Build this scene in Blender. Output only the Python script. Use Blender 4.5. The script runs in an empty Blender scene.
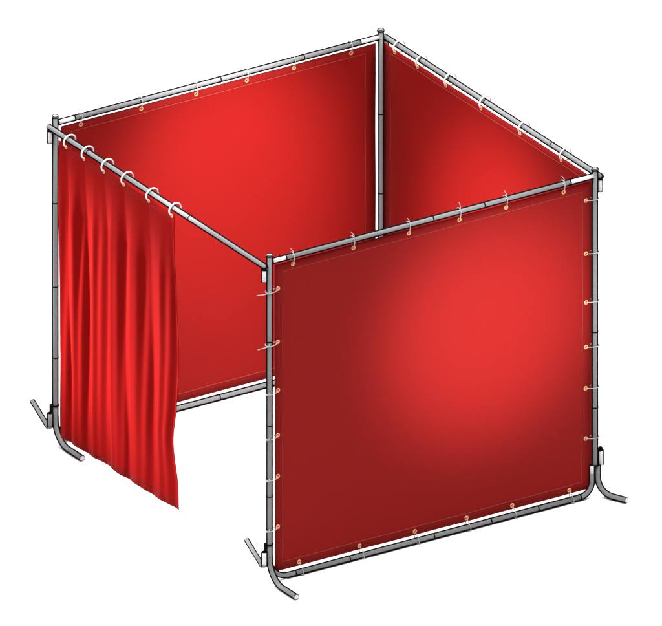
import bpy, bmesh, math, random
from mathutils import Vector
random.seed(4)
sc = bpy.context.scene
C = sc.collection

# ---------------------------------------------------------------- measures
# One length unit below is a "step" of 6.21 mm.  p runs along the two framed
# screens, q along the two cross bars, z up.  Origin: foot of the front post.
S = 2.4 / 386.3
A, B, H = 386.3, 397.6, 357.0        # booth width, depth, post height
R = 3.45                             # tube radius
ZG = 3.5                             # lowest tube axis above the floor
AL, PH = math.radians(32.6), math.radians(24.49)
ca, sa, cp, sp = math.cos(AL), math.sin(AL), math.cos(PH), math.sin(PH)
FACE = Vector((-sa*cp, -ca*cp, sp))  # towards the camera; painted tube outlines are turned to this view

def P(p, q, z): return Vector((p, q, z + ZG)) * S

# ---------------------------------------------------------------- materials
def nodes(name):
    m = bpy.data.materials.new(name); m.use_nodes = True
    nt = m.node_tree
    return m, nt, nt.nodes['Principled BSDF']

def mat(name, col, rough=.5, metal=0., spec=.3, noise=None, nscale=60, bump=0., bscale=200):
    m, nt, b = nodes(name)
    b.inputs['Base Color'].default_value = (*col, 1)
    b.inputs['Roughness'].default_value = rough
    b.inputs['Metallic'].default_value = metal
    b.inputs['Specular IOR Level'].default_value = spec
    tc = nt.nodes.new('ShaderNodeTexCoord')
    if noise:
        n = nt.nodes.new('ShaderNodeTexNoise'); n.inputs['Scale'].default_value = nscale
        n.inputs['Detail'].default_value = 4
        r = nt.nodes.new('ShaderNodeValToRGB')
        r.color_ramp.elements[0].position = .3; r.color_ramp.elements[1].position = .7
        r.color_ramp.elements[0].color = (*[c*(1-noise) for c in col], 1)
        r.color_ramp.elements[1].color = (*[min(1, c*(1+noise)) for c in col], 1)
        nt.links.new(tc.outputs['Object'], n.inputs['Vector'])
        nt.links.new(n.outputs['Fac'], r.inputs['Fac'])
        nt.links.new(r.outputs['Color'], b.inputs['Base Color'])
    if bump:
        n2 = nt.nodes.new('ShaderNodeTexNoise'); n2.inputs['Scale'].default_value = bscale
        n2.inputs['Detail'].default_value = 3
        bp = nt.nodes.new('ShaderNodeBump'); bp.inputs['Strength'].default_value = bump
        bp.inputs['Distance'].default_value = .002
        nt.links.new(tc.outputs['Object'], n2.inputs['Vector'])
        nt.links.new(n2.outputs['Fac'], bp.inputs['Height'])
        nt.links.new(bp.outputs['Normal'], b.inputs['Normal'])
    return m

GREY  = mat('galvanised_steel', (.150, .150, .153), .6, .0, .1, .10, 90)
LIGHT = mat('polished_steel', (.46, .46, .47), .35, .0, .4, .06, 40)
INK   = mat('black_outline_and_fittings', (.004, .004, .004), .9, 0, .0)  # drawn outlines painted along the tubes; also seams, caps and pins
RED   = mat('red_vinyl', (.162, .0044, .0037), .65, 0, .05, .13, 300, .3, 420)
HEM   = mat('red_vinyl_hem', (.144, .0044, .0038), .65, 0, .05, .13, 300, .3, 420)
CURT  = mat('red_curtain_vinyl', (.152, .0022, .0020), .85, 0, .015, .14, 260, .3, 380)
CHEM  = mat('red_curtain_hem', (.128, .0022, .0020), .8, 0, .025, .25, 60, .3, 120)
THREAD= mat('pale_thread', (.21, .040, .034), .8, 0, .1)
BRASS = mat('brass', (.62, .27, .10), .35, .1, .5)
NYLON = mat('white_nylon', (.62, .615, .60), .45, 0, .3)
TIE   = mat('tie_nylon', (.31, .31, .305), .5, 0, .2)
RIM   = mat('grey_ring_outline', (.10, .10, .10), .6, 0, .1)  # outline painted on the rings so they stand out from white
HOLE  = mat('dark_bore', (.10, .008, .007), .9, 0, 0)
FLOOR = mat('white_floor', (.90, .90, .90), .9, 0, .05, .01, 3)

# ---------------------------------------------------------------- mesh helpers
def link(name, bm, mats, parent=None, smooth=True):
    bmesh.ops.recalc_face_normals(bm, faces=bm.faces[:])
    me = bpy.data.meshes.new(name); bm.to_mesh(me); bm.free()
    for m in mats: me.materials.append(m)
    if smooth:
        for f in me.polygons: f.use_smooth = len(f.vertices) == 4
    o = bpy.data.objects.new(name, me); C.objects.link(o)
    if parent is not None:
        o.parent = parent
        o.matrix_parent_inverse = parent.matrix_basis.inverted()
    return o

def tag(o, label, cat, group=None):
    o['label'] = label; o['category'] = cat
    if group: o['group'] = group
    return o

def empty(name, loc):
    o = bpy.data.objects.new(name, None); C.objects.link(o)
    o.empty_display_size = .1; o.location = loc
    return o

# 24 points round a tube: outlines are painted on both sides as the camera sees it
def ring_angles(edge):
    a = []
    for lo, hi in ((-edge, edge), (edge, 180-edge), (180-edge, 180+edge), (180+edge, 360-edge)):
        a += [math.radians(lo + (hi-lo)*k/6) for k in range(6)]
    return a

def sweep(bm, path, r, mi=0, edge_mi=1, cap=1, closed=False, edge=35, n=None):
    pts = [Vector(p) for p in path]
    N = len(pts)
    angs = ring_angles(edge) if n is None else [2*math.pi*k/n for k in range(n)]
    M = len(angs); rows = []
    for i, p in enumerate(pts):
        if closed: t = pts[(i+1) % N] - pts[i-1]
        else:      t = pts[min(i+1, N-1)] - pts[max(i-1, 0)]
        t.normalize()
        f = FACE - t*FACE.dot(t)
        if f.length < 1e-4: f = Vector((1, 0, 0)) - t*t.x
        f.normalize(); b = t.cross(f)
        rr = r[i] if isinstance(r, (list, tuple)) else r
        rows.append([bm.verts.new(p + (f*math.cos(a) + b*math.sin(a))*rr*S) for a in angs])
    for i in range(N if closed else N-1):
        r0, r1 = rows[i], rows[(i+1) % N]
        for k in range(M):
            fc = bm.faces.new((r0[k], r0[(k+1) % M], r1[(k+1) % M], r1[k]))
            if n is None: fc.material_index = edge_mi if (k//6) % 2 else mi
            else: fc.material_index = mi
    if not closed and cap is not None:
        for row in (rows[0], rows[-1]):
            fc = bm.faces.new(row); fc.material_index = cap

def bend(a, corner, c, rad, n=8):
    """polyline a -> corner -> c with the corner rounded"""
    a, k, c = map(Vector, (a, corner, c))
    d0, d1 = (a-k).normalized(), (c-k).normalized()
    th = d0.angle(d1); t = rad*S/math.tan(th/2)
    p0, p1 = k + d0*t, k + d1*t
    ctr = k + (d0+d1).normalized()*(rad*S/math.sin(th/2))
    v0, v1 = p0-ctr, p1-ctr
    out = [a]
    tot = math.pi - th
    for i in range(n+1):
        f = i/n
        out.append(ctr + (v0*math.sin((1-f)*tot) + v1*math.sin(f*tot))/math.sin(tot))
    out.append(c)
    return out

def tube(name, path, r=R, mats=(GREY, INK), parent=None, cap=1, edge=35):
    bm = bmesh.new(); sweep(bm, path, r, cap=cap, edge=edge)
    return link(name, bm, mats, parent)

def band(name, a, d, parent, r=R*1.05, w=.62):
    """narrow dark seam round a tube at point a, axis d"""
    a = Vector(a); d = Vector(d).normalized()
    bm = bmesh.new(); sweep(bm, [a - d*w*S, a + d*w*S], r, mi=0, cap=0, n=20)
    return link(name, bm, (INK,), parent)

def torus(bm, ctr, e1, e2, R1, r, n=28, m=10, mi=0, a0=0, a1=2*math.pi):
    ctr, e1, e2 = Vector(ctr), Vector(e1).normalized(), Vector(e2).normalized()
    closed = abs(a1-a0-2*math.pi) < 1e-6
    cnt = n if closed else n+1
    path = [ctr + (e1*math.cos(a0+(a1-a0)*i/n) + e2*math.sin(a0+(a1-a0)*i/n))*R1*S for i in range(cnt)]
    sweep(bm, path, r, mi=mi, cap=mi, closed=closed, n=m)

# ---------------------------------------------------------------- setting
bm = bmesh.new()
bmesh.ops.create_grid(bm, x_segments=8, y_segments=8, size=40)
fl = link('floor', bm, (FLOOR,)); fl['kind'] = 'structure'

# ---------------------------------------------------------------- framed sides
def side_frame(q, label, sock, rail_joints, base_joints, post_z, swivel):
    """two posts, a top rail and a bottom rail in the plane q"""
    root = empty('screen_frame', P(A/2, q, -ZG))
    tag(root, label, 'steel frame', 'steel side frames of the booth')
    X, Z = (1, 0, 0), (0, 0, 1)
    zr = H - 7.9
    for i, p in enumerate((0.0, A)):
        side = -1 if i == 0 else 1
        zb = post_z[i]
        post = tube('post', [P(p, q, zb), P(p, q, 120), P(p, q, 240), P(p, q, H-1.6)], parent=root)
        bm = bmesh.new()
        sweep(bm, [P(p, q, H-1.7), P(p, q, H)], R*(1.16 if i else 1.06), mi=0, cap=1, n=24)
        torus(bm, P(p, q, H), (1, 0, 0), (0, 1, 0), R*.86, .55, mi=0)
        link('end_cap', bm, (INK, GREY if i else LIGHT), post)
        for z in ((262, 170, 92) if i == 0 else (265, 178, 95)):
            band('joint_ring', P(p, q, z), Z, post)
        band('joint_ring', P(p, q, zb+.6), Z, post, r=R*1.14, w=.8)
        # upper socket that takes the hooked end of the cross bar
        ps = p + side*6.2
        bm = bmesh.new()
        sweep(bm, [P(ps, q, sock[i]-13.4), P(ps, q, sock[i])], 3.1, cap=1, edge=38)
        torus(bm, P(ps, q, sock[i]-13.2), (1, 0, 0), (0, 1, 0), 2.9, .5, mi=1)
        torus(bm, P(ps, q, sock[i]-.2), (1, 0, 0), (0, 1, 0), 2.9, .5, mi=1)
        link('bar_socket', bm, (LIGHT, INK), root)
        # bent foot
        if i == 0:
            path = bend(P(p, q, zb), P(p, q, 0), P(p, q-50, 0), 24)
        else:
            d = (14.3, -30.9) if q < B/2 else (14.3, 30.9)
            path = bend(P(p+3.4, q, zb), P(p+3.4, q, 0), P(p+3.4+d[0], q+d[1], 0), 17)
        foot = tube('foot', path, parent=root, cap=1)
        e = path[-1]; d = (path[-1]-path[-2]).normalized()
        side_v = d.cross(Vector(Z))
        bm = bmesh.new()
        sweep(bm, [e, e + d*.35*S], R*.74, mi=0, cap=0, n=20)
        link('foot_plug', bm, (LIGHT,), foot)
        # lower socket with the swivelling back strut
        if i == 0:
            zs = zb - 22
            bm = bmesh.new()
            sweep(bm, [P(ps, q, zs), P(ps, q, zs+15.5)], 3.35, cap=1, edge=38)
            torus(bm, P(ps, q, zs+15.5), (1, 0, 0), (0, 1, 0), 2.5, .6, mi=1)
            torus(bm, P(ps, q, zs+1.5), (1, 0, 0), (0, 1, 0), 3.1, .5, mi=1)
            link('foot_socket', bm, (LIGHT if q < B/2 else GREY, INK), root)
            bm = bmesh.new()
            sweep(bm, [P(ps+.6, q, zs+15), P(ps+.6, q, zs+25)], 1.25, mi=0, cap=0, n=12)
            link('socket_pin', bm, (INK,), root)
            tube('strut', bend(P(ps, q, zs+6), P(ps, q+.3, zs-3), P(ps, q+33.4, 33), 3.4), 2.9, parent=root)
        else:
            bm = bmesh.new()
            sweep(bm, [P(ps+.9, q, zb-1), P(ps+.9, q, zb+15)], 3.0, cap=1, edge=38)
            link('foot_socket', bm, (LIGHT, INK), root)
            bm = bmesh.new()
            sweep(bm, [P(ps+.4, q, zb+14.5), P(ps+.4, q, zb+18.5)], [2.9, 2.0], mi=0, cap=0, n=16)
            link('socket_pin', bm, (INK,), root)
    # top rail: plain tube between two pale corner spigots
    e0, e1 = rail_joints[0], rail_joints[-1]
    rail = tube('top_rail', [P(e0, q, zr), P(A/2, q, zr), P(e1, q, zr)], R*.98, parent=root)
    for j, p in enumerate(rail_joints):
        band('joint_ring', P(p, q, zr), X, rail)
    tube('corner_spigot', [P(R*.9, q, zr), P(e0, q, zr)], R*.97, (LIGHT, INK), root)
    tube('corner_spigot', [P(e1, q, zr), P(A-R*.9, q, zr)], R*.97, (LIGHT, INK), root)
    # bottom rail with an elbow at each end
    b0, b1 = 30.0, A - 18
    br = tube('bottom_rail', [P(b0, q, 0), P(A/2, q, 0), P(b1, q, 0)], R*.98, parent=root)
    for p in [b0] + base_joints + [b1]:
        band('joint_ring', P(p, q, 0), X, br)
    tube('elbow', bend(P(.3, q, 27), P(.3, q, 0), P(b0, q, 0), 22), R*.97, parent=root)
    el = tube('elbow', bend(P(A-3.6, q, post_z[1]-8), P(A-3.6, q, 0), P(b1, q, 0), 14), R*.97, parent=root)
    tube('elbow_spigot', [P(A-3.6, q, post_z[1]-8), P(A-3.6, q, post_z[1]+1)], R*.9, (LIGHT, INK), el)
    return root

side_frame(0.0, 'grey tube frame nearest the viewer, its posts holding the large front screen',
           (H-14.6, H-13), [18.5, 99.5, 193, 254, 356], [94, 128+66, 262, 318], (38.5, 31.0), True)
side_frame(B, 'grey tube frame at the rear left, standing behind the hanging curtain',
           (H-14.6, H-13), [22, 99.5, 195, 294, 361], [94, 194, 262], (38.5, 31.0), True)

# ---------------------------------------------------------------- cross bars with hooked ends
def cross_bar(p, z, joints, label, qa, qb, rr=R*.98):
    root = empty('cross_bar', P(p, B/2, z))
    tag(root, label, 'cross bar', 'cross bars joining the two frames')
    ext = (4.2, 3.3, 2.0)
    path = [P(p, qa-e, z) for e in ext] + [P(p, qa+(qb-qa)*k/6, z) for k in range(7)] + \
           [P(p, qb+e, z) for e in ext[::-1]]
    rad = [1.6, 2.8, rr] + [rr]*7 + [rr, 2.8, 1.6]
    bar = tube('bar', path, rad, parent=root)
    for q in (qa, qb):
        tube('hook_pin', [P(p, q, z), P(p, q, z-13)], 2.0, parent=bar)
    for q in joints:
        band('joint_ring', P(p, q, z), (0, 1, 0), bar)
    return root
PF, ZF = -6.2, H - 11.3
PB, ZB = A + 6.0, H - 9.8
cross_bar(PF, ZF, [325, 137], 'grey cross bar over the open entrance side, carrying the gathered curtain', 0.0, B)
cross_bar(PB, ZB, [330, 277, 211, 88], 'grey cross bar at the rear right with the flat screen hung below it', 0.0, B)

# ---------------------------------------------------------------- screens
def sheet(bm, f, us, vs, nrm, th, mat_fn):
    """solid sheet over the grid us x vs; f(u, v) -> point, nrm -> thickness axis"""
    nrm = Vector(nrm)*th*S
    g = [[(bm.verts.new(f(u, v) - nrm), bm.verts.new(f(u, v) + nrm)) for v in vs] for u in us]
    nu, nv = len(us), len(vs)
    for i in range(nu-1):
        for j in range(nv-1):
            mi = mat_fn((us[i]+us[i+1])/2, (vs[j]+vs[j+1])/2)
            for k in (0, 1):
                bm.faces.new((g[i][j][k], g[i+1][j][k], g[i+1][j+1][k], g[i][j+1][k])).material_index = mi
    for i in range(nu-1):
        for j in (0, nv-1):
            bm.faces.new((g[i][j][0], g[i+1][j][0], g[i+1][j][1], g[i][j][1])).material_index = 1
    for j in range(nv-1):
        for i in (0, nu-1):
            bm.faces.new((g[i][j][0], g[i][j+1][0], g[i][j+1][1], g[i][j][1])).material_index = 1

def grommet(ctr, e1, e2, parent, r1=1.75, r=.62):
    bm = bmesh.new()
    nrm = Vector(e1).cross(Vector(e2)).normalized()
    if nrm.dot(FACE) < 0: nrm = -nrm
    torus(bm, Vector(ctr) + nrm*.35*S, e1, e2, r1, r, 20, 8)
    torus(bm, Vector(ctr) - nrm*.35*S, e1, e2, r1, r, 20, 8)
    o = link('grommet', bm, (BRASS,), parent)
    # a dark bore inside the eyelet
    bm = bmesh.new()
    sweep(bm, [Vector(ctr) - nrm*.55*S, Vector(ctr) + nrm*.55*S], r1-.2, mi=0, cap=0, n=16)
    link('eyelet_bore', bm, (HOLE,), o)
    return o

def lin(a, b, n): return [a + (b-a)*i/n for i in range(n+1)]

def stitch(parent, f, nrm, x0, x1, z0, z1):
    """one closed run of pale thread round the sheet, on both faces"""
    bm = bmesh.new()
    for s in (-1, 1):
        pts = []
        for u in lin(x0, x1, 30): pts.append((u, z0))
        for v in lin(z0, z1, 30)[1:]: pts.append((x1, v))
        for u in lin(x1, x0, 30)[1:]: pts.append((u, z1))
        for v in lin(z1, z0, 30)[1:-1]: pts.append((x0, v))
        sweep(bm, [f(u, v) + Vector(nrm)*s*.34*S for u, v in pts], .26, mi=0, closed=True, n=6)
    return link('stitching', bm, (THREAD,), parent)

def screen(name, label, axis, fixed, u0, u1, z0, z1, hem, grom, group='red welding screens'):
    htop, hside, hbot = hem
    def f(u, z):
        w = .5*math.sin(u*.021 + fixed)*math.sin(z*.017 + .6) + .22*math.sin(u*.07 + z*.05)
        return P(u, fixed + w, z) if axis == 'p' else P(fixed + w, u, z)
    nrm = (0, 1, 0) if axis == 'p' else (1, 0, 0)
    bm = bmesh.new()
    us = [u0] + lin(u0+hside, u1-hside, 40) + [u1]
    vs = [z0] + lin(z0+hbot, z1-htop, 36) + [z1]
    sheet(bm, f, us, vs, nrm, .3,
          lambda u, v: 1 if (u < u0+hside or u > u1-hside or v < z0+hbot or v > z1-htop) else 0)
    o = link(name, bm, (RED, HEM))
    tag(o, label, 'screen', group)
    stitch(o, f, nrm, u0+hside, u1-hside, z0+hbot, z1-htop)
    e1 = (1, 0, 0) if axis == 'p' else (0, 1, 0)
    for u, z in grom:
        grommet(f(u, z), e1, (0, 0, 1), o)
    return o, f

ZT = H - 7.9                # height of the framed sides' top rail
def u_of(x, x0=269.5): return (x - x0)/ca
# front screen
fx = [292.7, 353.1, 408.6, 459.3, 505.8, 563.3]
g_top = [(u_of(x), ZT - 8.7) for x in fx]
def z_at(x, y): return (579.6 - u_of(x)*sa*sp - y)/cp
g_left  = [(9.6, z_at(277.7, y)) for y in (288.4, 341.6, 390, 435, 476, 526.5)]
g_right = [(375.2, z_at(585.6, y)) for y in (200.3, 253.4, 302, 346.9, 388.3, 438.4)]
bx_ = [299, 359.5, 414.5, 466, 512, 569.3]
g_bot = [(u_of(x), 11.0) for x in bx_]
front, ff = screen('welding_screen', 'large red screen laced into the front frame, tied on all four sides',
                   'p', 0.0, 6.2, 380.2, 6.9, ZT-5.2, (9.0, 9.2, 9.0), g_top + g_left + g_right + g_bot)
# rear left screen
rx = [80.7, 141, 196, 246.8, 293.8, 351]
g_rear = [(u_of(x, 55.4), ZT - 9.0) for x in rx]
rear, rf = screen('welding_screen', 'red screen in the rear left frame, half hidden by the gathered curtain',
                  'p', B, 6.2, 380.2, 6.9, ZT-5.4, (8.6, 12.5, 9.0), g_rear)
# rear right screen on rings
gq = [373.2, 331.5, 278.4, 213.8, 141.4, 64.6]
ZGB = 341.0
side, sf = screen('welding_screen', 'red flat screen hung by white rings from the rear right cross bar',
                  'q', A+1.6, 5.0, B-4.0, 8.6, ZGB+2.9, (7.5, 12.0, 9.0), [(q, ZGB) for q in gq])

# ---------------------------------------------------------------- gathered curtain
cq = [361.9, 328.9, 292.1, 255.2, 208.8, 166.1]
ZGC = 338.6
Q0, Q1 = 374.0, 161.0
Z0C, Z1C = 15.5, ZGC + 3.2
def phase(q):
    if q >= cq[0]: return -(q - cq[0])/36
    for i in range(5):
        if q >= cq[i+1]: return i + (cq[i]-q)/(cq[i]-cq[i+1])
    return 5 + (cq[5]-q)/34
def curtain_pt(q, z):
    h = (Z1C - z)/(Z1C - Z0C)               # 0 at the top, 1 at the hem
    t = phase(q)
    amp = (1.5 + 9.9*min(1, h*4.5))*(1 - .58*h*h)
    tt = t + .06*math.sin(5*h + 1.7*t)*min(1, h*2)
    fold = math.sqrt(math.sin(math.pi*tt)**2 + .012) - .11      # round ridges, tight valleys at the rings
    fold *= .85 + .22*math.sin(t*2.3 + .8)
    fold2 = .07*math.sin(2*math.pi*t*2 + 1.3 + 2.2*h)*min(1, h*4)
    fold3 = .05*math.sin(2*math.pi*t*3.3 + .4 + 4*h)*min(1, h*3)
    p = -9.6 + 5.4*min(1, h*4.5) - amp*(fold + fold2 + fold3)
    p += 1.0*math.sin(h*11 + t*1.7)*max(0, h-.7)*3.2
    s = (Q0 - q)/(Q0 - Q1)
    dq = s**6*(5.5*math.exp(-((h-.72)/.13)**2) + 2*math.sin(h*9) - 3*max(0, h-.86)/.14 + 1.9*max(0, min(1, (h-.5)*4))*math.sin(h*26))
    zz = z - 1.0*math.sin(math.pi*(t % 1))**2*max(0, 1-h*8) if 0 <= t <= 5 else z
    zz += (.5*math.sin(t*4.1) - .45*(p + 9.0))*max(0, h-.8)*5 + 2.0*s*h
    return P(p, q + dq, zz)
bm = bmesh.new()
us = lin(Q0, Q1, 230)
vs = [Z0C] + lin(Z0C+9, Z1C-9, 90) + [Z1C]
sheet(bm, curtain_pt, us, vs, (1, 0, 0), .3, lambda u, v: 1 if (v < Z0C+9 or v > Z1C-9) else 0)
cur = link('curtain', bm, (CURT, CHEM))
tag(cur, 'bright red curtain gathered in folds at the left of the open entrance', 'curtain')
for q in cq:
    grommet(curtain_pt(q, ZGC), (0, 1, 0), (0, 0, 1), cur, 1.6, .6)

# ---------------------------------------------------------------- hanging rings
ordn = ['first', 'second', 'third', 'fourth', 'fifth', 'sixth']
def hang_ring(p_bar, z_bar, gp, label, group):
    """open C ring that hooks over the bar and through the grommet at gp"""
    q = gp.y/S; pg = gp.x/S; zg = gp.z/S - ZG
    R1 = 6.0
    # circle through the grommet whose top rests on the bar
    c = P(p_bar + .4, q, z_bar - 1.2)
    v = gp - c
    a0 = math.atan2(v.z, v.x)
    R1 = v.length/S
    bm = bmesh.new()
    path = []
    for i in range(34):
        a = a0 - math.radians(300)*i/33
        k = 1 + (max(5.9, R1)/R1 - 1)*min(1, i/6)
        path.append(c + Vector((math.cos(a), -.10*math.sin(a*1), math.sin(a)))*R1*k*S)
    sweep(bm, path, .95, cap=1, edge=52)
    o = link('curtain_ring', bm, (NYLON, RIM))
    tag(o, label, 'curtain ring', group)
for i, q in enumerate(cq):
    hang_ring(PF, ZF, curtain_pt(q, ZGC),
              f'white ring on the entrance bar, {ordn[i]} from the left post, holding the gathered curtain',
              'white rings holding the gathered curtain')
for i, q in enumerate(gq):
    hang_ring(PB, ZB, sf(q, ZGB),
              f'white ring on the rear right bar, {ordn[i]} from the rear corner post',
              'white rings holding the rear right screen')

# ---------------------------------------------------------------- cable ties
def cable_tie(g, centre, out, axis, label, group, tail=9.0, lean=0.0):
    """g grommet point; centre tube centre beside it; out = direction grommet -> tube; axis = tube axis"""
    out = Vector(out).normalized(); axis = Vector(axis).normalized()
    nrm = out.cross(axis)
    if nrm.dot(FACE) < 0: nrm = -nrm
    root = empty('cable_tie', centre); tag(root, label, 'cable tie', group)
    tail += random.uniform(-1.2, 1.8); lean += random.uniform(-1.6, 1.2)
    rr = R + .75
    pts = []
    d = (centre - g).length/S
    # a loop round the tube, closing through the grommet
    for i in range(15):
        a = math.radians(-20 + 220*i/14)
        pts.append(centre + (nrm*math.cos(a) + out*math.sin(a))*rr*S)
    gb = g - nrm*.9*S; gf = g + nrm*.9*S
    pts += [centre - nrm*rr*.7*S - out*(d*.55)*S, gb, g - out*1.1*S, gf,
            centre + nrm*rr*.85*S - out*(d*.5)*S]
    bm = bmesh.new(); sweep(bm, pts, .38, mi=0, closed=True, n=8)
    link('strap', bm, (TIE,), root)
    hp = centre + (nrm*.80 + out*.62)*rr*S
    bm = bmesh.new()
    sweep(bm, [hp - axis*2.2*S - out*.8*S, hp - axis*1.7*S, hp + axis*.5*S], [.35, .42, .55], mi=0, cap=0, n=8)
    link('head', bm, (TIE,), root)
    bm = bmesh.new()
    e = hp + out*tail*S + axis*lean*S
    sweep(bm, [hp, hp + out*tail*.5*S + axis*lean*.2*S + nrm*.2*S, e], [.42, .38, .28], mi=0, cap=0, n=8)
    link('tail', bm, (TIE,), root)

for i, (u, z) in enumerate(g_top):
    cable_tie(ff(u, z), P(u-.6, 0, ZT), (0, 0, 1), (1, 0, 0),
              f'white tie on the front screen\'s top rail, {ordn[i]} from its left post', 'ties on the front screen', 8, -2.5)
for i, (u, z) in enumerate(g_rear):
    cable_tie(rf(u, z), P(u-.6, B, ZT), (0, 0, 1), (1, 0, 0),
              f'white tie on the rear left screen\'s top rail, {ordn[i]} from the left', 'ties on the rear left screen', 8.5, -2.5)
for i, (u, z) in enumerate(g_left):
    cable_tie(ff(u, z), P(0, 0, z-1.2), (-1, 0, 0), (0, 0, -1),
              f'white tie round the front screen\'s left post, {ordn[i]} from the top', 'ties on the front screen', 13)
for i, (u, z) in enumerate(g_right):
    cable_tie(ff(u, z), P(A, 0, z-.6), (1, 0, -.06), (0, 0, -1),
              f'white tie round the front screen\'s right post, {ordn[i]} from the top', 'ties on the front screen', 13)
for i, (u, z) in enumerate(g_bot):
    cable_tie(ff(u, z), P(u+3.0, 0, 0), (.24, 0, -1), (1, 0, 0),
              f'white tie on the front screen\'s bottom rail, {ordn[i]} from its left end', 'ties on the front screen', 9.5, 3)

# ---------------------------------------------------------------- light
w = bpy.data.worlds.new('World'); sc.world = w; w.use_nodes = True
bg = w.node_tree.nodes['Background']
bg.inputs['Color'].default_value = (1, 1, 1, 1); bg.inputs['Strength'].default_value = .30

def lamp(name, kind, loc, target, energy, **kw):
    l = bpy.data.lights.new(name, kind); l.energy = energy
    for k, v in kw.items(): setattr(l, k, v)
    o = bpy.data.objects.new(name, l); C.objects.link(o)
    o.location = loc
    o.rotation_euler = (Vector(target) - Vector(loc)).to_track_quat('-Z', 'Y').to_euler()
    return o
mid = P(A/2, B/2, 0)
lamp('overhead_fill', 'AREA', mid + Vector((0, 0, 9)), mid, 4300, shape='SQUARE', size=13)  # unseen lamp, added to keep the floor white
# unseen spots, added for the glow on each screen and the curtain
def spot(name, loc, target, energy, ang, size=.25):
    lamp(name, 'SPOT', loc, target, energy, spot_size=math.radians(ang), spot_blend=1.0, shadow_soft_size=size)
spot('spot_front', P(262, -700, 250), P(259, 0, 217), 2350, 26.5)
spot('spot_rear', P(165, -50, 600), P(204, B, 214), 2150, 36)
spot('spot_side', P(-220, 150, 600), P(A, 172, 165), 3000, 30)
spot('spot_curtain', P(-405, 845, 260), P(0, 265, 165), 5500, 30.5)

# ---------------------------------------------------------------- camera
right = Vector((ca, -sa, 0)); up = Vector((sa*sp, ca*sp, cp)); view = -FACE
ctr = P(0, 0, 0) + (right*(331 - 269.5) + up*(579.6 - 313))*S
cam = bpy.data.cameras.new('camera'); cam.type = 'ORTHO'; cam.ortho_scale = 662*S
cam.clip_end = 200
co = bpy.data.objects.new('camera', cam); C.objects.link(co)
co.location = ctr - view*12
co.rotation_euler = view.to_track_quat('-Z', 'Y').to_euler()
sc.camera = co

vs_ = sc.view_settings
vs_.view_transform = 'Standard'; vs_.look = 'None'; vs_.gamma = 1; vs_.exposure = 0
